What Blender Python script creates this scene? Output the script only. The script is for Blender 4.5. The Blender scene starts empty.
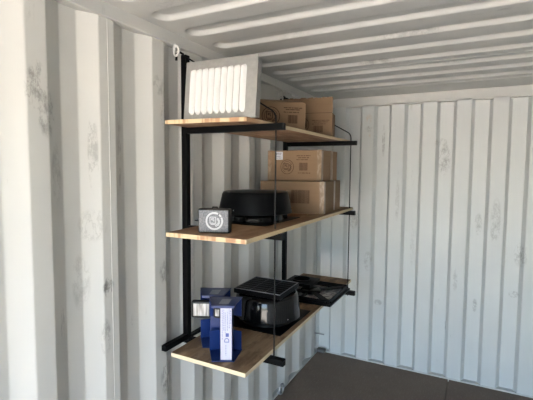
import bpy, bmesh, math, random
from mathutils import Vector, Matrix, Euler
random.seed(7)
C = bpy.context.scene.collection
S = bpy.context.scene
H = 2.39
PI = math.pi

# ------------------------------------------------------------------ camera
YAW, PITCH, ROLL, FPX = 0.480768611, -0.0734723809, 0.00732373410, 409.297948
fw = Vector((-math.sin(YAW)*math.cos(PITCH), math.cos(YAW)*math.cos(PITCH), math.sin(PITCH)))
rt = fw.cross(Vector((0, 0, 1))).normalized()
up = rt.cross(fw)
c_, s_ = math.cos(ROLL), math.sin(ROLL)
rt, up = c_*rt + s_*up, -s_*rt + c_*up
cam_d = bpy.data.cameras.new('camera')
cam = bpy.data.objects.new('camera', cam_d)
C.objects.link(cam)
M4 = Matrix((rt, up, -fw)).transposed().to_4x4()
M4.translation = Vector((1.33078269, -3.65554864, 1.74341090))
cam.matrix_world = M4
cam_d.sensor_width = 36.0
cam_d.lens = FPX/533*36.0
cam_d.clip_start = 0.02
S.camera = cam

# ------------------------------------------------------------------ light
w = bpy.data.worlds.new('sky')
S.world = w
w.use_nodes = True
wn = w.node_tree.nodes
sky = wn.new('ShaderNodeTexSky')
sky.sky_type = 'NISHITA'
sky.sun_disc = False
sky.sun_elevation = math.radians(48)
sky.sun_rotation = math.radians(60)
sky.air_density = 1.0
sky.dust_density = 2.5
wn['Background'].inputs['Strength'].default_value = 0.25
w.node_tree.links.new(sky.outputs[0], wn['Background'].inputs[0])

sun_d = bpy.data.lights.new('sun', 'SUN')
sun = bpy.data.objects.new('sun', sun_d)
C.objects.link(sun)
sun_d.energy = 4.6
sun_d.color = (1.0, 0.93, 0.82)
sun_d.angle = math.radians(0.6)
# the sun stands high, to the right and a little behind the closed end: none of it enters the doorway
sun.rotation_euler = Vector((-0.80, -0.22, -0.80)).to_track_quat('-Z', 'Y').to_euler()
sun.location = (6, 0, 8)

pd = bpy.data.lights.new('doorway_portal', 'AREA')
po = bpy.data.objects.new('doorway_portal', pd)
C.objects.link(po)
pd.shape = 'RECTANGLE'; pd.size = 2.35; pd.size_y = 2.39
pd.cycles.is_portal = True
po.location = (1.175, -5.9, 1.195)
po.rotation_euler = (math.radians(90), 0, 0)

S.view_settings.view_transform = 'Standard'
S.view_settings.look = 'None'
S.view_settings.gamma = 1.0
S.view_settings.use_curve_mapping = False
S.view_settings.exposure = 4.17
S.cycles.use_denoising = True
S.cycles.max_bounces = 16
S.cycles.diffuse_bounces = 10

# ------------------------------------------------------------------ mesh helper
class MB:
    def __init__(s): s.v = []; s.f = []
    def add(s, vs, fs):
        o = len(s.v); s.v += [tuple(x) for x in vs]; s.f += [tuple(i+o for i in f) for f in fs]; return s
    def box(s, x0, x1, y0, y1, z0, z1, M=None):
        v = [Vector((x, y, z)) for z in (z0, z1) for y in (y0, y1) for x in (x0, x1)]
        if M: v = [M @ a for a in v]
        return s.add(v, [(0,2,3,1),(4,5,7,6),(0,1,5,4),(2,6,7,3),(0,4,6,2),(1,3,7,5)])
    def prism(s, a, b):                         # two matching polygons, bottom and top (counter-clockwise from above)
        n = len(a)
        return s.add(list(a)+list(b), [tuple(reversed(range(n))), tuple(range(n, 2*n))] +
                     [(i, (i+1) % n, n+(i+1) % n, n+i) for i in range(n)])
    def lathe(s, prof, c=(0,0,0), n=48, close=True):
        vs = []; fs = []
        for r, z in prof:
            for k in range(n):
                a = 2*PI*k/n; vs.append((c[0]+r*math.cos(a), c[1]+r*math.sin(a), c[2]+z))
        for j in range(len(prof)-1):
            for k in range(n):
                k2 = (k+1) % n; fs.append((j*n+k, j*n+k2, (j+1)*n+k2, (j+1)*n+k))
        if close:
            fs.append(tuple(reversed(range(n)))); fs.append(tuple((len(prof)-1)*n+k for k in range(n)))
        return s.add(vs, fs)
    def ring(s, prof, c=(0,0,0), n=48):         # closed profile swept round
        m = len(prof); vs = []; fs = []
        for r, z in prof:
            for k in range(n):
                a = 2*PI*k/n; vs.append((c[0]+r*math.cos(a), c[1]+r*math.sin(a), c[2]+z))
        for j in range(m):
            j2 = (j+1) % m
            for k in range(n):
                k2 = (k+1) % n; fs.append((j*n+k, j*n+k2, j2*n+k2, j2*n+k))
        return s.add(vs, fs)
    def tube(s, pts, r, n=10, closed=False):
        pts = [Vector(p) for p in pts]; m = len(pts); vs = []; fs = []; ref = None
        for i, p in enumerate(pts):
            if closed: t = pts[(i+1) % m]-pts[i-1]
            else: t = pts[min(i+1, m-1)]-pts[max(i-1, 0)]
            t.normalize()
            if ref is None:
                ref = Vector((0,0,1)) if abs(t.z) < .9 else Vector((1,0,0))
            u = (ref - t*ref.dot(t)).normalized(); v = t.cross(u); ref = u
            vs += [p + r*(math.cos(2*PI*k/n)*u + math.sin(2*PI*k/n)*v) for k in range(n)]
        for i in range(m if closed else m-1):
            i2 = (i+1) % m
            for k in range(n):
                k2 = (k+1) % n; fs.append((i*n+k, i*n+k2, i2*n+k2, i2*n+k))
        if not closed:
            fs.append(tuple(reversed(range(n)))); fs.append(tuple((m-1)*n+k for k in range(n)))
        return s.add(vs, fs)
    def cyl(s, a, b, r, n=20): return s.tube([a, b], r, n)
    # flat print on a face y = y: x to the right, z up
    def rect(s, x0, x1, z0, z1, y): return s.add([(x0,y,z0),(x1,y,z0),(x1,y,z1),(x0,y,z1)], [(0,1,2,3)])
    def arc(s, cx, cz, r0, r1, y, a0=0, a1=360, n=40):
        vs = []; fs = []
        for k in range(n+1):
            a = math.radians(a0+(a1-a0)*k/n)
            vs += [(cx+r0*math.cos(a), y, cz+r0*math.sin(a)), (cx+r1*math.cos(a), y, cz+r1*math.sin(a))]
        for k in range(n): fs.append((2*k, 2*k+1, 2*k+3, 2*k+2))
        return s.add(vs, fs)
    def build(s, name, mat, parent=None, bevel=0, seg=2, smooth=False, solid=True):
        me = bpy.data.meshes.new(name)
        me.from_pydata(s.v, [], s.f)
        if solid:
            bm = bmesh.new(); bm.from_mesh(me); bmesh.ops.recalc_face_normals(bm, faces=bm.faces); bm.to_mesh(me); bm.free()
        me.materials.append(mat)
        o = bpy.data.objects.new(name, me); C.objects.link(o)
        if parent: o.parent = parent
        if smooth:
            for p in me.polygons: p.use_smooth = True
            me.set_sharp_from_angle(angle=math.radians(38))
        if bevel:
            b = o.modifiers.new('bevel', 'BEVEL'); b.width = bevel; b.segments = seg; b.limit_method = 'ANGLE'; b.angle_limit = math.radians(35)
        return o

def tag(o, label, cat, group=None, kind=None):
    o['label'] = label; o['category'] = cat
    if group: o['group'] = group
    if kind: o['kind'] = kind
    return o
def thing(name, label, cat, loc, rz=0, group=None):
    o = bpy.data.objects.new(name, None); C.objects.link(o); o.empty_display_size = .05
    o.location = loc; o.rotation_euler = (0, 0, rz)
    return tag(o, label, cat, group)
def struct(o, label=None):
    o['kind'] = 'structure'
    if label: o['label'] = label
    return o

# ------------------------------------------------------------------ materials
def principled(name, col, rough=.5, metal=0, spec=.5, coat=0):
    m = bpy.data.materials.new(name); m.use_nodes = True
    b = m.node_tree.nodes['Principled BSDF']
    b.inputs['Base Color'].default_value = (*col, 1); b.inputs['Roughness'].default_value = rough
    b.inputs['Metallic'].default_value = metal; b.inputs['Specular IOR Level'].default_value = spec
    if coat: b.inputs['Coat Weight'].default_value = coat; b.inputs['Coat Roughness'].default_value = .08
    return m
class N:
    def __init__(s, m): s.t = m.node_tree; s.n = s.t.nodes; s.b = s.n['Principled BSDF']
    def new(s, typ, **kw):
        o = s.n.new(typ)
        for k, v in kw.items(): setattr(o, k, v)
        return o
    def link(s, a, b): s.t.links.new(a, b)
    def coord(s, which='Object'): return s.new('ShaderNodeTexCoord').outputs[which]
    def mapping(s, vec, scale=(1,1,1), loc=(0,0,0)):
        o = s.new('ShaderNodeMapping'); s.link(vec, o.inputs[0]); o.inputs['Scale'].default_value = scale; o.inputs['Location'].default_value = loc
        return o.outputs[0]
    def noise(s, vec, scale, detail=4, rough=.55):
        o = s.new('ShaderNodeTexNoise'); s.link(vec, o.inputs['Vector']); o.inputs['Scale'].default_value = scale
        o.inputs['Detail'].default_value = detail; o.inputs['Roughness'].default_value = rough
        return o.outputs[0]
    def ramp(s, fac, stops):
        o = s.new('ShaderNodeValToRGB'); s.link(fac, o.inputs[0]); e = o.color_ramp.elements
        while len(e) < len(stops): e.new(.5)
        for i, (p, c) in enumerate(stops):
            e[i].position = p; e[i].color = (*c, 1) if not isinstance(c, float) else (c, c, c, 1)
        return o.outputs[0]
    def math(s, op, a, b=None, c=None):
        o = s.new('ShaderNodeMath', operation=op)
        for i, x in enumerate((a, b, c)):
            if x is None: continue
            if isinstance(x, (int, float)): o.inputs[i].default_value = x
            else: s.link(x, o.inputs[i])
        return o.outputs[0]
    def mix(s, fac, a, b):
        o = s.new('ShaderNodeMix', data_type='RGBA')
        for i, x in ((0, fac), (6, a), (7, b)):
            if isinstance(x, (int, float)): o.inputs[i].default_value = x
            elif isinstance(x, tuple): o.inputs[i].default_value = (*x, 1)
            else: s.link(x, o.inputs[i])
        return o.outputs[2]
    def bump(s, h, strength=.2, dist=.002):
        o = s.new('ShaderNodeBump'); o.inputs['Strength'].default_value = strength; o.inputs['Distance'].default_value = dist
        s.link(h, o.inputs['Height']); s.link(o.outputs[0], s.b.inputs['Normal'])

def paint(name, col, marks=(), axis='Y', general=.5, rust=()):
    """old white container paint: faint soiling, thin scuffs, and named scuff marks (u, z, half width, half height)"""
    m = principled(name, col, .45, 0, .35); k = N(m)
    P = k.coord()
    big = k.noise(P, 2.2, 3)
    c0 = k.mix(k.ramp(big, [(.35, 0.), (.7, 1.)]), tuple(x*.95 for x in col), col)
    # thin vertical-ish scratches
    ve = k.mapping(P, (1, 1, .22) if axis != 'C' else (.25, 1, 1))
    sc = k.noise(ve, 16, 6, .7)
    area = k.noise(P, 3.1, 2)
    f = k.math('MULTIPLY', k.ramp(sc, [(.60, 0.), (.68, 1.)]), k.ramp(area, [(.54, 0.), (.66, 1.)]))
    f = k.math('MULTIPLY', f, general)
    sep = k.new('ShaderNodeSeparateXYZ'); k.link(P, sep.inputs[0])
    u = sep.outputs[0] if axis in 'XC' else sep.outputs[1]; v = sep.outputs[2] if axis != 'C' else sep.outputs[1]
    n1 = k.ramp(k.noise(k.mapping(P, (1, 1, .6), (3, 1, 2)), 22, 6, .72), [(.47, 0.), (.60, 1.)])
    nz = k.noise(k.mapping(P, (1, 1, .45) if axis != 'C' else (.45, 1, 1), (5, 2, 1)), 21, 4, .6)
    ln = k.ramp(k.math('ABSOLUTE', k.math('SUBTRACT', nz, .5)), [(.006, 1.), (.03, 0.)])
    n1 = k.math('MAXIMUM', k.math('MULTIPLY', n1, .75), k.math('MULTIPLY', ln, .55))
    for (mu, mz, ru, rz, st) in marks:
        a = k.math('DIVIDE', k.math('SUBTRACT', u, mu), ru); b = k.math('DIVIDE', k.math('SUBTRACT', v, mz), rz)
        d = k.math('ADD', k.math('MULTIPLY', a, a), k.math('MULTIPLY', b, b))
        e = k.math('MULTIPLY', k.math('SUBTRACT', 1.0, d), 2.0)
        e = k.new('ShaderNodeClamp').inputs[0].node if False else e
        cl = k.new('ShaderNodeClamp'); k.link(e, cl.inputs[0])
        f = k.math('MAXIMUM', f, k.math('MULTIPLY', k.math('MULTIPLY', cl.outputs[0], n1), st*.95))
    c1 = k.mix(f, c0, (.11, .10, .09))
    for (mu, mz, r) in rust:
        a = k.math('DIVIDE', k.math('SUBTRACT', u, mu), r); b = k.math('DIVIDE', k.math('SUBTRACT', v, mz), r*1.3)
        d = k.math('ADD', k.math('MULTIPLY', a, a), k.math('MULTIPLY', b, b))
        cl = k.new('ShaderNodeClamp'); k.link(k.math('MULTIPLY', k.math('SUBTRACT', 1.0, d), 1.5), cl.inputs[0])
        c1 = k.mix(k.math('MULTIPLY', cl.outputs[0], k.math('MULTIPLY', n1, .7)), c1, (.55, .36, .2))
    k.link(c1, k.b.inputs['Base Color'])
    k.bump(k.noise(P, 60, 3), .05, .002)
    return m

WHITE = (.535, .53, .50)
left_marks = [(-2.775, 2.01, .045, .10, .85), (-2.74, 1.93, .04, .09, .8), (-2.70, 1.72, .03, .12, .5), (-2.545, 1.80, .02, .17, .6), (-2.495, 1.26, .03, .045, 1.2), (-2.51, 1.05, .025, .09, .7),
              (-2.18, 2.13, .05, .05, .6), (-2.15, 2.0, .03, .10, .55), (-2.55, 1.52, .06, .07, .45), (-2.13, .98, .05, .05, .5), (-2.14, .72, .06, .10, .9),
              (-2.15, 1.25, .05, .07, .8), (-2.60, 1.3, .04, .12, .4), (-2.41, 1.85, .02, .25, .5), (-1.95, 1.15, .03, .3, .35)]
back_marks = [(.31, 1.30, .05, .10, .65), (.46, .93, .04, .10, .5), (1.06, 1.84, .05, .14, .7), (1.03, 1.98, .05, .04, .6), (1.33, 1.32, .03, .10, .55), (.56, 2.0, .015, .16, .6),
              (1.45, 1.35, .04, .2, .5), (1.63, 1.1, .05, .1, .6), (1.33, .65, .02, .06, .8), (.55, .55, .04, .03, .5), (1.18, .85, .02, .1, .5), (1.6, .78, .04, .03, .7),
              (.7, 1.5, .02, .2, .4), (.44, 2.11, .04, .03, .6), (.83, 1.1, .02, .2, .3)]
m_left = paint('left_wall_paint', WHITE, left_marks, 'Y', .45)
m_back = paint('back_wall_paint', (.545, .56, .548), back_marks, 'X', .45, [(.44, 2.20, .035), (.45, 2.05, .012)])  # same paint as the sides, tinted bluer and lighter to carry skylight
m_right = paint('right_wall_paint', WHITE, (), 'Y', .4)
m_ceil = paint('ceiling_paint', (.49, .487, .462), [(1.0, -1.55, .18, .03, .5), (.75, -1.1, .12, .03, .6), (1.15, -.9, .25, .025, .5), (.5, -1.75, .10, .05, .35), (.25, -2.35, .12, .05, .3)], 'C', .55)
m_trim = paint('trim_paint', (.49, .487, .462), (), 'Y', .3)

m_floor = principled('floor_plywood', (.1, .08, .065), .75, 0, .25); k = N(m_floor); P = k.coord()
n1 = k.noise(P, 3, 6, .65); n2 = k.noise(k.mapping(P, (6, 1, 1)), 18, 5, .6); n3 = k.noise(P, 70, 3, .7)
col = k.mix(n1, (.11, .082, .063), (.19, .145, .112))
col = k.mix(k.math('MULTIPLY', k.ramp(n2, [(.5, 0.), (.75, 1.)]), .35), col, (.26, .205, .16))
col = k.mix(k.math('MULTIPLY', k.ramp(n3, [(.62, 0.), (.70, 1.)]), .55), col, (.32, .28, .24))
k.link(col, k.b.inputs['Base Color']); k.bump(n2, .2, .002)

def wood(name, a, b, dark):
    m = principled(name, a, .6, 0, .3); k = N(m); P = k.coord()
    g = k.noise(k.mapping(P, (9, .7, 9)), 3.5, 6, .6)
    rings = k.new('ShaderNodeTexWave', wave_type='RINGS'); k.link(k.mapping(P, (5, .45, 3), (.3, .2, .4)), rings.inputs[0])
    rings.inputs['Scale'].default_value = 1.6; rings.inputs['Distortion'].default_value = 7; rings.inputs['Detail'].default_value = 4; rings.inputs['Detail Scale'].default_value = 1.2
    c = k.mix(k.ramp(g, [(.3, 0.), (.7, 1.)]), a, b)
    c = k.mix(k.math('MULTIPLY', k.ramp(rings.outputs[1], [(.45, 0.), (.95, 1.)]), .45), c, dark)
    st = k.noise(k.mapping(P, (3, 1, 3), (2, 5, 0)), 5, 5, .65)
    c = k.mix(k.math('MULTIPLY', k.ramp(st, [(.44, 0.), (.58, 1.)]), .8), c, dark)
    kn = k.noise(k.mapping(P, (1, .5, 1), (7, 3, 1)), 7, 2)
    c = k.mix(k.math('MULTIPLY', k.ramp(kn, [(.69, 0.), (.75, 1.)]), .7), c, (.07, .03, .015))
    k.link(c, k.b.inputs['Base Color']); k.bump(g, .12, .001)
    return m
m_ply = wood('plywood', (.30, .195, .108), (.40, .275, .168), (.13, .072, .036))
m_plywarm = wood('warm_plywood', (.33, .20, .11), (.42, .275, .165), (.19, .09, .045))
m_edge = principled('plywood_edge', (.72, .60, .40), .7, 0, .2); k = N(m_edge); P = k.coord()
g = k.noise(k.mapping(P, (1, .03, .1)), 22, 3); 
lay = k.new('ShaderNodeTexWave', wave_type='BANDS', bands_direction='Z'); k.link(P, lay.inputs[0]); lay.inputs['Scale'].default_value = 55; lay.inputs['Distortion'].default_value = .3
c = k.mix(k.math('MULTIPLY', lay.outputs[1], .35), (.60, .49, .31), (.34, .22, .11))
c = k.mix(k.math('MULTIPLY', k.ramp(g, [(.52, 0.), (.60, 1.)]), .6), c, (.30, .09, .035))
k.link(c, k.b.inputs['Base Color'])

m_cleanedge = principled('pale_plywood_edge', (.60, .50, .34), .7, 0, .2)
m_card = principled('cardboard', (.42, .265, .145), .8, 0, .15); k = N(m_card); P = k.coord()
g = k.noise(k.mapping(P, (1, 1, 12)), 8, 5, .6); g2 = k.noise(P, 4, 3)
c = k.mix(g, (.205, .131, .077), (.255, .168, .102)); c = k.mix(k.math('MULTIPLY', g2, .3), c, (.165, .098, .052))
k.link(c, k.b.inputs['Base Color']); k.bump(g, .1, .001)
m_cardedge = principled('cardboard_torn_edge', (.34, .22, .13), .85, 0, .1)
m_ink = principled('brown_print_ink', (.05, .025, .016), .75, 0, .1)
m_inkfaint = principled('faint_print_ink', (.085, .045, .027), .75, 0, .1)
m_tape = principled('clear_packing_tape', (.22, .15, .095), .3, 0, .4); k = N(m_tape)
k.link(k.ramp(k.noise(k.mapping(k.coord(), (1, 1, .5)), 45, 4), [(.45, (.205, .135, .08)), (.68, (.33, .25, .18))]), k.b.inputs['Base Color'])  # wrinkle highlights painted into the tape colour by noise
m_paper = principled('white_label_paper', (.5, .51, .55), .6, 0, .3)
m_black = principled('black_steel', (.003, .003, .0032), .45, 0, .08); k = N(m_black); P = k.coord()
k.link(k.ramp(k.noise(P, 30, 4), [(.4, .36), (.7, .52)]), k.b.inputs['Roughness'])
m_gloss = principled('glossy_black_paint', (.003, .003, .0033), .12, 0, .30)
m_satin = principled('satin_black_paint', (.0022, .0022, .0026), .36, 0, .12)
m_wire = principled('dark_steel_rod', (.007, .007, .007), .45, 0, .12)
m_cell = principled('solar_cell', (.003, .0034, .0045), .45, 0, .06)
m_cellback = principled('solar_panel_frame', (.003, .003, .0035), .4, 0, .06)
m_gap = principled('solar_panel_gridline', (.17, .17, .175), .5, 0, .2)
m_cellframe = principled('solar_panel_trim', (.20, .20, .21), .45, .2)
m_blue = principled('blue_painted_metal', (.012, .035, .20),   .28, 0, .32); k = N(m_blue)
k.link(k.mix(k.noise(k.coord(), 20, 2), (.006, .018, .085), (.009, .025, .115)), k.b.inputs['Base Color'])
m_lab = principled('white_blue_label', (.41, .41, .48), .4, 0, .4)
m_labink = principled('label_blue_ink', (.06, .08, .26), .5)
m_labgrey = principled('label_grey', (.25, .27, .31), .5)
m_lens = principled('lamp_lens', (.62, .58, .52), .12, .2, .6); k = N(m_lens)
k.link(k.ramp(k.noise(k.mapping(k.coord(), (60, 1, 6)), 1.5, 3), [(.35, (.13, .12, .11)), (.6, (.55, .52, .48))]), k.b.inputs['Base Color'])
m_screen = principled('grey_screen', (.16, .16, .16), .5, 0, .4); k = N(m_screen)
k.link(k.ramp(k.noise(k.coord(), 28, 4), [(.42, (.2, .2, .2)), (.56, (.6, .6, .59))]), k.b.inputs['Base Color'])
m_chrome = principled('chrome', (.7, .7, .68), .2, 1)
m_alu = principled('galvanised_sheet', (.62, .61, .58), .42, .75); k = N(m_alu); P = k.coord()
k.link(k.mix(k.noise(P, 35, 5, .65), (.33, .325, .305), (.50, .49, .465)), k.b.inputs['Base Color'])
k.link(k.ramp(k.noise(P, 25, 4), [(.35, .34), (.7, .52)]), k.b.inputs['Roughness'])
m_louver = principled('door_lit_louver', (.66, .655, .64), .4, 0, .5)  # doorway light on the bulges, put into a whiter colour than the sheet
m_louvershade = principled('louver_edge_shade', (.35, .34, .32), .6)  # grey that stands for the shade at each louver's open edge
m_ringw = principled('white_painted_ring', (.5, .49, .47), .4)
m_steel = principled('grey_steel', (.33, .33, .33), .45, .5)
m_lug = principled('weathered_steel', (.09, .085, .08), .6)
m_case = principled('charcoal_case', (.035, .036, .042), .5); k = N(m_case)
k.link(k.mix(k.ramp(k.noise(k.coord(), 160, 2), [(.45, 0.), (.6, 1.)]), (.060, .061, .068), (.12, .122, .132)), k.b.inputs['Base Color'])
m_casetrim = principled('black_case_edge', (.003, .003, .003), .45, 0, .3)
m_mark = principled('white_print', (.42, .42, .43), .6)
m_ground = principled('yard_gravel', (.5, .44, .36), .9, 0, .1); k = N(m_ground)
k.link(k.mix(k.noise(k.coord(), 3, 6), (.48, .435, .37), (.60, .55, .47)), k.b.inputs['Base Color'])

# ------------------------------------------------------------------ the container
YD = -5.9          # doorway
PER = .2925
def side_profile(y_end=0.0):
    pts = []
    k = -12
    while True:
        b = -2.811 + PER*k; k += 1
        for dy, x in ((0, 0), (.075, 0), (.148, -.036), (.2205, -.036)):
            y = b+dy
            if YD <= y <= y_end: pts.append((y, x))
        if b > y_end: break
    pts = [(YD, 0.0)] + pts
    pts.append((y_end+.10, pts[-1][1]))
    return pts
def fillet(pts, r, n=3):
    out = [pts[0]]
    for a, b, c in zip(pts, pts[1:], pts[2:]):
        a, b, c = Vector(a), Vector(b), Vector(c)
        u, v = (a-b), (c-b)
        q = min(r, u.length*.4, v.length*.4)
        p0, p1 = b+u.normalized()*q, b+v.normalized()*q
        for i in range(n+1):
            t = i/n
            out.append(tuple((1-t)**2*p0 + 2*t*(1-t)*b + t*t*p1))
    out.append(pts[-1])
    return out
def sheet(name, prof, z0, z1, thick, mat):
    """a folded steel sheet: prof is the inner face as (x, y), thick pushes the outer face away"""
    n = len(prof); dx, dy = thick
    vs = [(x, y, z) for z in (z0, z1) for x, y in prof] + [(x+dx, y+dy, z) for z in (z0, z1) for x, y in prof]
    fs = []
    for i in range(n-1):
        fs += [(i, i+1, n+i+1, n+i), (2*n+i, 3*n+i, 3*n+i+1, 2*n+i+1), (i, 2*n+i, 2*n+i+1, i+1), (n+i, n+i+1, 3*n+i+1, 3*n+i)]
    fs += [(0, n, 3*n, 2*n), (n-1, 3*n-1, 4*n-1, 2*n-1)]
    return MB().add(vs, fs).build(name, mat)
def side_wall(name, mirror, mat):
    pr = fillet([((2.35-x) if mirror else x, y) for y, x in side_profile()], .005)
    return sheet(name, pr, -.02, 2.36, ((.05 if mirror else -.05), 0), mat)
wl = side_wall('wall_left', False, m_left); struct(wl, 'white corrugated steel side wall behind the shelves')
wr = side_wall('wall_right', True, m_right); struct(wr)
# weld seam on one rib of the left wall
struct(MB().box(-.002, .0014, -2.477, -2.474, 0, 2.335).build('trim_1', m_left, bevel=.001), 'thin welded seam down the left wall')

# back wall: recesses of one pitch, closed by the header above and the sill below
def back_wall():
    e0 = .2385-.2555
    k = -1
    xs = [(-.06, .042)]
    while True:
        a = e0 + .2555*k; k += 1
        if a > 2.4: break
        for x, y in ((a-.012, 0), (a+.012, .045), (a+.1125, .045), (a+.1365, 0)):
            if -.05 < x < 2.40: xs.append((x, y))
    xs.append((2.42, xs[-1][1]))
    xs[0] = (-.06, xs[1][1])
    return sheet('wall_back', fillet(xs, .005), 0, 2.32, (0, .05), m_back)
struct(back_wall(), 'white corrugated end wall of the container')
struct(MB().box(-.05, 2.40, 0, .07, 2.307, 2.42).build('trim_2', m_trim, bevel=.004), 'white header beam along the top of the end wall')
struct(MB().box(-.05, 2.40, -.004, .07, -.02, .012).build('baseboard_back', m_trim, bevel=.002), 'low white sill under the end wall')
struct(MB().box(-.06, 0.009, YD, .02, 2.335, 2.42).build('trim_3', m_trim, bevel=.004), 'white top rail along the left wall')
struct(MB().box(2.348, 2.41, YD, .02, 2.335, 2.42).build('trim_4', m_trim, bevel=.004), 'white top rail along the right wall')
struct(MB().box(-.06, .004, YD, .0, -.02, .010).build('baseboard_left', m_trim, bevel=.002), 'low sill along the left wall')
struct(MB().box(2.346, 2.41, YD, .0, -.02, .010).build('baseboard_right', m_trim, bevel=.002))
struct(MB().box(-.06, 2.41, YD-.06, YD, 2.30, 2.42).build('trim_5', m_trim, bevel=.004), 'door header of the container')

# ceiling: pressed ribs with rounded ends
def ceiling():
    x0, x1 = -.0, 2.35
    fine = [x0+.01*i for i in range(0, 18)]
    xs = fine + [.18+.12*i for i in range(0, 17)]
    xs = [x for x in xs if x < 2.17] + [2.35-x for x in reversed(fine)]
    ys = []; y = YD
    while y < 0.0001: ys.append(y); y += .005
    ys.append(0.03)
    far0, W, D, SL = -1.993, .112, .021, .014
    fars = [far0+.2245*k for k in range(-18, 8)]
    def z(x, y):
        for fy in fars:
            c = fy-W/2
            if abs(y-c) < W/2+.001:
                R = W/2
                xc = min(max(x, .066+R), 2.35-.066-R)
                d = R-math.hypot(x-xc, y-c)
                if d <= 0: return H
                t = min(1, d/SL); t = t*t*(3-2*t)
                return H+D*t
        return H
    mb = MB(); nx, ny = len(xs), len(ys)
    vs = [(x, y, z(x, y)) for y in ys for x in xs]
    fs = [(j*nx+i, (j+1)*nx+i, (j+1)*nx+i+1, j*nx+i+1) for j in range(ny-1) for i in range(nx-1)]
    o = mb.add(vs, fs).build('ceiling', m_ceil, solid=False)
    for p in o.data.polygons: p.use_smooth = True
    return o
struct(ceiling(), 'white pressed-rib steel roof of the container')
for i, yy in enumerate((-1.02, -.338)):
    struct(MB().box(.02, 2.33, yy-.002, yy+.002, H-.0025, H+.001).build('trim_%d' % (6+i), m_ceil), 'thin welded seam across the roof')

# floor sheets: seams run down the container
fl = MB()
for a, b in ((-.03, 1.1550), (1.1650, 2.38)):
    fl.box(a, b, YD, .06, -.028, 0)
fl.box(-.03, 2.38, YD, .06, -.05, -.0275)
struct(fl.build('floor', m_floor), 'brown worn plywood container floor')
g = MB().add([(-40, -60, -.16), (42, -60, -.16), (42, 30, -.16), (-40, 30, -.16)], [(0, 1, 2, 3)]).build('ground', m_ground, solid=False); struct(g, 'yard outside the doorway')

# ------------------------------------------------------------------ shelf rack
Y1, Y2 = -2.03, -.86
PX = .030
rack = thing('shelf_rack', 'black steel wall rack of posts, arms and rods carrying three plywood boards', 'shelf rack', (0, 0, 0))
for yy, zt, zb in ((Y1, 2.297, .860), (Y2, 2.275, .878)):
    MB().box(PX-.015, PX+.015, yy-.016, yy+.016, zb, zt).build('post', m_black, rack, bevel=.002)
    for z, xe in ((1.932, .568), (1.448, .568), (.875 if yy == Y1 else .880, .580)):
        MB().box(PX+.0155, xe, yy-.015, yy+.015, z-.015, z+.015).build('arm', m_black, rack, bevel=.002)
    pts = [(.527, yy, .858), (.527, yy, 1.965)]
    for a in range(1, 9):                        # the bend above the top arm
        t = a/8*math.radians(52); r = .05
        pts.append((.527-r*(1-math.cos(t)), yy, 1.965+r*math.sin(t)))
    pts.append((PX+.012, yy, zt-.012))
    MB().tube(pts, .0036, 8).build('support_rod', m_wire, rack, smooth=True)
    # hook from the post top up to the lashing ring
    hk = [(PX-.006, yy-.005, zt-.02), (PX-.004, yy-.012, zt+.004), (.014, yy-.025, zt+.012), (.006, yy-.036, zt+.002), (.006, yy-.038, zt-.03)]
    MB().tube(hk, .006, 8).build('hook', m_black, rack, smooth=True)
MB().box(PX-.013, PX+.015, -2.208, -2.047, .880, .908).build('wall_rail', m_black, rack, bevel=.002)
MB().box(PX-.013, PX+.015, -2.013, -.877, .880, .8935).build('wall_rail', m_black, rack, bevel=.002)

def board(label, pts, z0, z1, edge=None, face=None):
    """pts: near-left, near-right, far-right, far-left"""
    t = thing('plywood_shelf', label, 'shelf board', ((pts[0][0]+pts[2][0])/2, (pts[0][1]+pts[2][1])/2, z0), 0, 'plywood shelf boards')
    cx, cy = t.location.x, t.location.y
    q = [(x-cx, y-cy) for x, y in pts]
    o = MB().prism([(x, y, 0) for x, y in q], [(x, y, z1-z0) for x, y in q]).build('panel', face or m_plywarm, t)
    o.data.materials.append(edge or m_edge)
    for p in o.data.polygons:
        if abs(p.normal.z) < .5: p.material_index = 1
    o.data.update()
    return t
board('top plywood shelf board, carrying the louvered vent', [(.052, -2.205), (.452, -2.155), (.462, -.60), (.062, -.60)], 1.947, 1.965)
board('middle plywood shelf board, carrying the small logo case', [(.180, -2.352), (.560, -2.340), (.530, -.785), (.140, -.785)], 1.463, 1.481)
board('lowest plywood shelf board, carrying two blue stands', [(.118, -2.255), (.512, -2.262), (.486, -.630), (.092, -.630)], .895, .913, m_cleanedge, m_ply)

# ------------------------------------------------------------------ lashing rings
def torus(c, R, r, ax='y', sx=1.0):
    pts = []
    for k in range(24):
        a = 2*PI*k/24; u, v = R*sx*math.cos(a), R*math.sin(a)
        pts.append((c[0], c[1]+u, c[2]+v) if ax == 'x' else ((c[0]+u, c[1], c[2]+v) if ax == 'y' else (c[0]+u, c[1]+v, c[2])))
    return pts
def lash(loc, label, mat, tilt=0):
    t = thing('lashing_ring', label, 'lashing ring', loc, 0, 'lashing rings welded along the left wall')
    MB().box(-.003, .012, -.018, .018, .010, .026).build('lug', mat, t, bevel=.003)
    MB().tube(torus((.012, -.008, -.008), .022, .006, 'y', .8), .006, 8, True).build('ring', mat, t, smooth=True).rotation_euler = (0, 0, -tilt*.3)
lash((.002, -2.064, 2.318), 'white lashing ring under the roof rail at the near black post', m_ringw, .7)
lash((.002, -.90, 2.300), 'lashing ring under the roof rail above the cardboard boxes', m_ringw, .7)
t = thing('lashing_ring', 'grey lashing ring low on the left wall near the floor below the shelves', 'lashing ring', (0, -.875, .02), 0, 'lashing rings welded along the left wall')
MB().box(-.003, .012, -.03, .03, -.009, .012).build('lug', m_steel, t, bevel=.003)
MB().tube(torus((.024, 0, .024), .034, .006, 'x', 1.1), .009, 8, True).build('ring', m_steel, t, smooth=True)
tag(MB().box(.005, .085, -.06, -.006, .0105, .038).build('corner_lug', m_lug, bevel=.004), 'small grey steel lug on the floor in the back left corner', 'lug')
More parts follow.
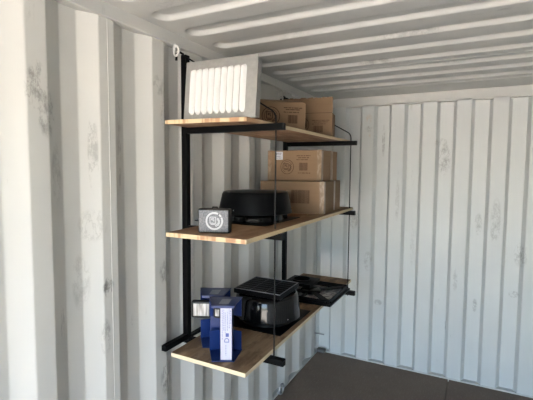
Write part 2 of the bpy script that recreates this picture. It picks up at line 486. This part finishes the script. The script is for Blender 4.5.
tag(MB().cyl((-.03, -.012, .172), (.062, -.012, .172), .006, 10).build('lashing_bar', m_steel, smooth=True), 'short grey steel bar across the back left corner above the floor', 'lashing bar')

# ------------------------------------------------------------------ louvered vent (leans back)
v = thing('louvered_vent', 'grey sheet metal vent with nine louvers leaning on the top shelf', 'vent', (.102, -2.135, 1.966), math.radians(2.2))
LEAN = -.098
def vp(mb, name, mat, **kw):
    o = mb.build(name, mat, v, **kw); o.rotation_euler = (LEAN, 0, 0); return o
VW, VH = .372, .272
fr = MB().box(0, VW, 0, .003, 0, VH); vp(fr, 'face_plate', m_alu, bevel=.001)
bx = MB(); a, b_ = .012, .062
bx.box(a, a+.002, .003, b_, .012, VH-.012).box(VW-a-.002, VW-a, .003, b_, .012, VH-.012).box(a, VW-a, .003, b_, .012, .014).box(a, VW-a, .003, b_, VH-.014, VH-.012).box(a, VW-a, b_-.002, b_, .012, VH-.012)
vp(bx, 'sleeve', m_alu)
def louver(x0, x1, z0, z1):
    mb = MB(); nz, nx = 22, 8; vs = []
    for j in range(nz+1):
        zz = z0+(z1-z0)*j/nz
        e = min(zz-z0, z1-zz); cap = math.sqrt(max(0, 1-(1-min(1, e/.018))**2))
        for i in range(nx+1):
            u = i/nx
            hgt = .019*cap*math.sin(PI*min(1, u*.97+.03)**.62) if 0 < u < 1 else 0
            hw = (x1-x0)/2*(.55+.45*cap); cx = (x0+x1)/2
            vs.append((cx-hw+2*hw*u, -.0005-max(0, hgt), zz))
    n = nx+1
    mb.add(vs, [(j*n+i, j*n+i+1, (j+1)*n+i+1, (j+1)*n+i) for j in range(nz) for i in range(nx)])
    return mb
LP = .0328
for i in range(9):
    x0 = .0335+i*LP
    dz = .0
    o = vp(louver(x0, x0+.0236, .026, .026+.208), 'louver', m_louver, smooth=True, solid=False)
    MB().box(x0-.0022, x0+.0022, -.0022, .001, .036, .224).build('louver_shade_strip', m_louvershade, o)  # thin grey strip added as the shaded left edge

# ------------------------------------------------------------------ printing helpers
def stamp(mb, cx, cz, R, y, thin=False):
    if thin:
        mb.arc(cx, cz, R*.93, R, y, 0, 360); mb.arc(cx, cz, R*.70, R*.75, y, 20, 250)
    else:
        mb.arc(cx, cz, R*.80, R, y, 62, 387); mb.arc(cx, cz, R*.80, R, y, 32, 52, 8)
    # screen outline with a bent stroke inside, ring of dots on the right
    s = R*.37; ox = cx-.16*R; oz = cz+.08*R; t = R*.085
    mb.rect(ox-s, ox+s, oz+s*.85, oz+s*.85+t, y).rect(ox-s, ox+s, oz-s*.75-t, oz-s*.75, y).rect(ox-s, ox-s+t, oz-s*.75, oz+s*.85, y).rect(ox+s-t, ox+s, oz-s*.75, oz+s*.85, y)
    mb.rect(ox-s*.5, ox+s*.45, oz+s*.40, oz+s*.40+t, y).rect(ox-s*.5, ox-s*.5+t, oz, oz+s*.4, y).rect(ox-s*.5, ox+s*.45, oz, oz+t, y).rect(ox+s*.45-t, ox+s*.45, oz-s*.4, oz, y)
    mb.rect(ox-s*.7, ox+s*.7, oz-s*1.35, oz-s*1.35+t, y)
    for a in (-75, -45, -15, 15, 45):
        mb.arc(cx+R*.12+R*.42*math.cos(math.radians(a)), cz-R*.08+R*.42*math.sin(math.radians(a)), R*.05, R*.13, y, n=12)
def barcode(mb, x0, x1, z0, z1, y):
    x = x0; r = random.Random(3)
    while x < x1:
        wd = r.choice((.0016, .0024, .0040)); mb.rect(x, min(x+wd, x1), z0, z1, y); x += wd+r.choice((.0014, .0022))
def textrow(mb, x0, x1, z, h, y, seed):
    r = random.Random(seed); x = x0
    while x < x1-.002:
        n = r.randint(2, 7)
        for _ in range(n):
            wd = r.uniform(.0022, .0036)
            if x+wd > x1: break
            mb.rect(x, x+wd, z, z+h, y); x += wd+.0009
        x += .0035
def glyphs(txt, size, mat, parent, M, name='lettering'):
    cu = bpy.data.curves.new('txt', 'FONT'); cu.body = txt; cu.size = size; cu.extrude = .0002
    ob = bpy.data.objects.new('txt', cu); C.objects.link(ob)
    dg = bpy.context.evaluated_depsgraph_get(); dg.update()
    me = bpy.data.meshes.new_from_object(ob.evaluated_get(dg))
    bpy.data.objects.remove(ob); me.materials.clear(); me.materials.append(mat)
    o = bpy.data.objects.new(name, me); C.objects.link(o); o.parent = parent; o.matrix_local = M
    return o

# ------------------------------------------------------------------ cardboard boxes  (origin: front right bottom corner; front faces -y)
def carton(label, loc, deg, W, D, Hh, group='cardboard cartons on the shelves'):
    t = thing('cardboard_box', label, 'box', loc, math.radians(deg), group)
    MB().box(-W, 0, 0, D, 0, Hh).build('carton_body', m_card, t, bevel=.004, seg=2)
    return t
E_ = -.0006
def prints(t, lx, lz, R, bx0, bx1, bz0, bz1, tx0, tx1, tzs, mat=None):
    m = MB(); stamp(m, lx, lz, R, E_, True); m.build('printed_stamp', mat or m_inkfaint, t, solid=False)
    m = MB(); barcode(m, bx0, bx1, bz0, bz1, E_); m.build('printed_barcode', mat or m_inkfaint, t, solid=False)
    for i, tz in enumerate(tzs):
        m = MB(); textrow(m, tx0+.012*(i % 2), tx1-.010*(i % 3), tz, .0055, E_, i+5); m.build('printed_text', mat or m_inkfaint, t, solid=False)
def tape_side(t, D, Hh, W):
    m = MB().box(-.028, .0012, -.0010, 0, .002, Hh+.001).box(-.0, .0012, -.001, .03, .002, Hh+.001)
    m.build('packing_tape', m_tape, t)
    m = MB().box(0, .0010, D*.55, D*.55+.045, .002, Hh+.001).box(-W*.9, .001, D*.55, D*.55+.045, Hh, Hh+.0010)
    m.build('packing_tape', m_tape, t)

# middle shelf, lower and upper
b = carton('wide cardboard box on the middle shelf, beneath another box', (  .518, -1.363, 1.4815), 6, .408, .47, .194)
m = MB(); r = random.Random(1)
barcode(m, -.205, -.090, .062, .142, E_); m.build('printed_barcode', m_inkfaint, b, solid=False)
MB().rect(-.235, -.208, .062, .142, E_).build('printed_block', m_tape, b, solid=False)
tape_side(b, .47, .194, .415)
b = carton('cardboard box with white shipping label, stacked on a wider box', (.478, -1.310, 1.6770), -1, .366, .29, .189)
prints(b, -.228, .086, .046, -.146, -.090, .064, .112, -.164, -.068, (.152, .140, .128, .046))
tape_side(b, .29, .189, .366)
MB().box(-.3665, -.3385, -.001, 0, .002, .190).build('packing_tape', m_tape, b)
MB().box(-.312, -.259, -.0009, 0, .132, .182).build('shipping_label', m_paper, b)
m = MB()
for i, (a, c, z) in enumerate(((-.305, -.267, .170), (-.305, -.273, .161), (-.301, -.271, .150), (-.305, -.265, .140))): textrow(m, a, c, z, .004, -.0012, i)
m.build('label_text', m_ink, b, solid=False)
# top shelf
b = carton('closed cardboard box on the top shelf right behind the louvered vent', (.420, -1.430, 1.9655), 40, .36, .215, .163)
prints(b, -.205, .083, .053, -.105, -.048, .045, .092, -.130, -.020, (.130, .120, .105), m_ink)
fp = MB().prism([(-.355, 0, .1635), (-.01, 0, .1635), (-.01, .105, .1635), (-.355, .105, .1635)], [(-.355, -.0, .1675), (-.01, -.0, .1675), (-.01, .100, .192), (-.355, .100, .192)])
fp.build('flap', m_card, b)
b = carton('cardboard box with its flap standing open, farthest on the top shelf', (.452, -1.040, 1.9655), 12, .335, .150, .158)
prints(b, -.205, .080, .050, -.125, -.062, .028, .074, -.135, -.018, (.105, .095, .082))
fp = MB(); n = 40; lo = []; hi = []; r = random.Random(4)
for i in range(n+1):
    x = -.335+.335*i/n
    lo.append((x, .158)); hi.append((x, .158+.100+r.uniform(-.004, .004)))
vs = []
for (x, z), (x2, z2) in zip(lo, hi): vs += [(x, .0, z), (x2, .004, z2), (x2, .008, z2), (x, .004, z)]
fs = [(0, 1, 2, 3), tuple(4*n+i for i in (3, 2, 1, 0))]
for i in range(n):
    a = 4*i
    for q in range(4): fs.append((a+q, a+(q+1) % 4, a+4+(q+1) % 4, a+4+q))
fp.add(vs, fs).build('flap', m_card, b)
MB().box(-.333, -.002, -.0008, 0, .1555, .1582).build('crease', m_ink, b)

# ------------------------------------------------------------------ small logo case
t = thing('equipment_case', 'small charcoal case with round white emblem at the shelf end', 'case', (.3665, -2.277, 1.4815), math.radians(18.6))
MB().box(-.067, .067, .004, .046, .0, .101).build('shell', m_casetrim, t, bevel=.006, seg=3)
MB().box(-.062, .062, 0, .005, .005, .096).build('front_panel', m_case, t, bevel=.0015)
m = MB(); stamp(m, .004, .051, .037, -.0006); m.build('emblem', m_mark, t, solid=False)
MB().tube([(-.012, .025, .099), (-.010, .025, .106), (.010, .025, .106), (.012, .025, .099)], .003, 8).build('handle', m_casetrim, t, smooth=True)

# ------------------------------------------------------------------ roof fan hood on the middle shelf
def flashing(t, s, z=.004):
    MB().box(-s, s, -s, s, 0, z).build('flashing_plate', m_satin, t, bevel=.0015)
t = thing('roof_fan_hood', 'low black round fan hood on flat base on the middle shelf', 'roof fan', (.252, -1.782, 1.4815))
flashing(t, .205)
hx = .036
MB().lathe([(.150, .004), (.146, .022), (.138, .052)], (hx, 0, 0), 56).build('collar', m_gloss, t, smooth=True)
MB().lathe([(.150, .046), (.189, .040), (.194, .043), (.192, .052), (.174, .138), (.168, .148), (.158, .1515), (.0, .156)], (hx, 0, 0), 64, False).build('hood', m_satin, t, smooth=True)
for a in (-94, 12, 65, 110, 155, 200):
    ar = math.radians(a)
    MB().cyl((hx+.186*math.cos(ar), .186*math.sin(ar), .062), (hx+.195*math.cos(ar), .195*math.sin(ar), .064), .003, 8).build('screw', m_chrome, t)
for a in (-80, -20, 40, 100, 160, 220):
    ar = math.radians(a); cx, cy = hx+.160*math.cos(ar), .160*math.sin(ar)
    MB().box(-.012, .012, -.006, .006, .004, .044, Matrix.Translation((cx, cy, 0)) @ Matrix.Rotation(ar, 4, 'Z')).build('bracket', m_gloss, t)

# ------------------------------------------------------------------ solar roof fan on the lowest shelf
t = thing('solar_roof_fan', 'glossy black roof fan with square solar panel on top, lowest shelf', 'roof fan', (.268, -1.650, .9135))
flashing(t, .208)
ox, oy = .034, -.014
MB().lathe([(.148, .004), (.143, .030), (.150, .045)], (ox, oy, 0), 56).build('collar', m_satin, t, smooth=True)
MB().lathe([(.150, .034), (.182, .030), (.187, .033), (.186, .045), (.179, .100), (.174, .136), (.166, .154), (.155, .160), (.0, .163)], (ox, oy, 0), 72, False).build('hood', m_gloss, t, smooth=True)
MS = Matrix.Translation((.036, -.022, .176)) @ Matrix.Rotation(math.radians(1.5), 4, 'X')
sp = MB().box(-.140, .140, -.125, .125, -.012, .014).build('solar_panel', m_cellback, t, bevel=.003); sp.matrix_local = MS
m = MB()
for (x0, x1, y0, y1) in ((-.138, .138, -.123, -.119), (-.138, .138, .119, .123), (-.138, -.134, -.119, .119), (.134, .138, -.119, .119)): m.box(x0, x1, y0, y1, .014, .0165)
m.build('panel_rim', m_cellframe, sp)
MB().box(-.134, .134, -.119, .119, .0139, .0145).build('grid_backing', m_gap, sp)
m = MB()
for i in range(3):
    for j in range(7):
        m.box(-.133+i*.0890, -.133+i*.0890+.0855, -.118+j*.0338, -.118+j*.0338+.0285, .0146, .0153)
m.build('solar_cells', m_cell, sp)
for a in (-100, -40, 20, 80, 140, 200):
    ar = math.radians(a)
    MB().box(-.010, .010, -.014, .014, .152, .170, Matrix.Translation((ox+.10*math.cos(ar), oy+.10*math.sin(ar), 0)) @ Matrix.Rotation(ar, 4, 'Z')).build('panel_bracket', m_satin, t)
for a in (-150, -28, 35, 95, 160):
    ar = math.radians(a)
    MB().cyl((ox+.180*math.cos(ar), oy+.180*math.sin(ar), .050), (ox+.1895*math.cos(ar), oy+.1895*math.sin(ar), .051), .0035, 8).build('screw', m_chrome, t)

# ------------------------------------------------------------------ open black frame and motor plate at the far end
t = thing('fan_mounting_frame', 'open black square frame with cross bars at far end of lowest shelf', 'frame', (.343, -1.108, .9135))
h = .212
m = MB()
for (x0, x1, y0, y1) in ((-h, h, -h, -h+.030), (-h, h, h-.030, h), (-h, -h+.030, -h+.03, h-.03), (h-.030, h, -h+.03, h-.03)): m.box(x0, x1, y0, y1, 0, .012)
m.build('flange', m_satin, t, bevel=.002)
m = MB(); q = h-.012
for (x0, x1, y0, y1) in ((-q, q, -q, -q+.006), (-q, q, q-.006, q), (-q, -q+.006, -q+.006, q-.006), (q-.006, q, -q+.006, q-.006)): m.box(x0, x1, y0, y1, .0121, .036)
m.build('curb', m_satin, t, bevel=.001)
MB().box(-h+.031, h-.031, -h+.031, h-.031, .002, .006).build('screen', m_screen, t)
for sg in (1, -1):
    M = Matrix.Rotation(sg*PI/4, 4, 'Z')
    MB().box(-.275, -.055, -.020, .020, .018, .026, M).build('cross_bar', m_satin, t, bevel=.001)
    MB().box(.055, .275, -.020, .020, .018, .026, M).build('cross_bar', m_satin, t, bevel=.001)
MB().lathe([(.066, .010), (.066, .028), (.058, .032), (.030, .034)], n=40).build('hub', m_gloss, t, smooth=True)
MB().box(-.008, .008, -.19, -.06, .014, .022).build('cross_bar', m_satin, t)

t = thing('motor_plate', 'small black plate with round opening lying on the square frame', 'plate', (.240, -1.012, .9497))
m = MB(); s2 = .098; R = .060; n = 48; vs = []; fs = []
for k in range(n):
    a = 2*PI*k/n; cx, cy = math.cos(a), math.sin(a); sc = s2/max(abs(cx), abs(cy))
    for z in (0, .020): vs += [(R*cx, R*cy, z), (sc*cx, sc*cy, z)]
for k in range(n):
    a, b2 = 4*k, 4*((k+1) % n)
    fs += [(a, b2, b2+1, a+1), (a+2, a+3, b2+3, b2+2), (a+1, b2+1, b2+3, a+3), (a, a+2, b2+2, b2)]
m.add(vs, fs).build('plate', m_satin, t)
MB().ring([(.060, .020), (.072, .020), (.072, .030), (.060, .030)], n=48).build('collar', m_satin, t, smooth=True)
MB().box(-.058, .058, -.008, .008, .004, .010).build('strut', m_satin, t)

# ------------------------------------------------------------------ blue bracket stands with lamps
def blue_stand(label, loc, deg, turned, labelled=True):
    t = thing('blue_display_stand', label, 'stand', loc, math.radians(deg), 'blue stands on the lowest shelf')
    fy, by, fh, bh, Z = -.062, .062, .0490, .0765, .250
    def plate(z0, z1): return MB().prism([(-fh, fy, z0), (fh, fy, z0), (bh, by, z0), (-bh, by, z0)], [(-fh, fy, z1), (fh, fy, z1), (bh, by, z1), (-bh, by, z1)])
    plate(0, .004).build('base_plate', m_blue, t, bevel=.001)
    plate(Z-.004, Z).build('top_plate', m_blue, t, bevel=.001)
    # lip along the plates' front edges
    MB().box(-fh, fh, fy-.0015, fy+.0005, Z-.012, Z).build('front_lip', m_blue, t, bevel=.0006)
    def wing(x0, x1, z0, z1, ang, px):
        M = Matrix.Translation((px, by, 0)) @ Matrix.Rotation(ang, 4, 'Z')
        return MB().box(x0, x1, -.0015, .0015, z0, z1, M)
    for sx in (-1, 1):
        x0, x1 = (-.052, 0) if sx < 0 else (0, .052)
        wing(x0, x1, .004, .096, -sx*.35, sx*.024).build('lower_wing', m_blue, t, bevel=.0010)
        wing(x0, x1, Z-.085, Z-.004, -sx*.35, sx*.024).build('upper_wing', m_blue, t, bevel=.0010)
    MB().box(-.024, .024, by-.0015, by+.0015, .004, .096).build('lower_back', m_blue, t)
    col = MB().box(-.012, .040, fy+.002, fy+.050, .004, Z-.004).build('column', m_blue, t, bevel=.0015)
    if labelled:
        lb = MB().box(-.010, .038, fy+.0012, fy+.0021, .010, Z-.008).build('label_strip', m_lab, t)
        m = MB(); r = random.Random(2)
        yl = fy+.0008
        for x, z0, z1 in ((-.004, .10, .235), (.003, .14, .235), (.009, .13, .22), (.018, .14, .225), (.026, .15, .235), (.012, .030, .075), (.032, .17, .23)):
            z = z0; m = MB()
            while z < z1:
                hgt = r.uniform(.003, .007); m.rect(x, x+.0024, z, min(z+hgt, z1), yl); z += hgt+r.uniform(.002, .005)
            m.build('label_text', m_labink, lb, solid=False)
        MB().rect(.012, .026, .112, .128, yl).build('label_mark', m_labink, lb, solid=False)
        glyphs('D', .030, m_labink, lb, Matrix.Translation((.027, yl, .085)) @ Matrix.Rotation(PI/2, 4, 'X') @ Matrix.Rotation(PI/2, 4, 'Z'), 'label_letter')
    MB().prism([(-.020, -.040, Z+.0001), (.022, -.040, Z+.0001), (.030, .025, Z+.0001), (-.012, .025, Z+.0001)],
               [(-.020, -.040, Z+.0008), (.022, -.040, Z+.0008), (.030, .025, Z+.0008), (-.012, .025, Z+.0008)]).build('top_label', m_labgrey, t)
    # the lamp held between the plates, left of the column
    L = Matrix.Translation(turned[0]) @ Matrix.Rotation(turned[1], 4, 'Z')
    hw, hh = turned[2]
    lamp = MB().box(-hw, hw, .0, .030, -hh, hh).build('lamp', m_casetrim, t, bevel=.008, seg=3); lamp.matrix_local = L
    MB().box(-hw+.0105, hw-.0105, -.0012, .001, -hh+.011, hh-.011).build('lens', m_lens, lamp, bevel=.0005)
    MB().cyl((-.010, fy+.055, turned[0][2]-hh-.035), (-.010, fy+.055, turned[0][2]-hh+.0), .009, 16).build('knuckle', m_chrome, t, smooth=True)
    return t
blue_stand('blue sheet-metal stand with white label strip, nearest the shelf edge', (.348, -2.167, .9135), 27, ((-.030, -.020, .203), -.25, (.020, .026)))
blue_stand('blue sheet-metal stand half hidden behind another, square lamp facing out', (.228, -2.072, .9135), 28, ((-.055, -.056, .180), -.06, (.047, .040)), False)
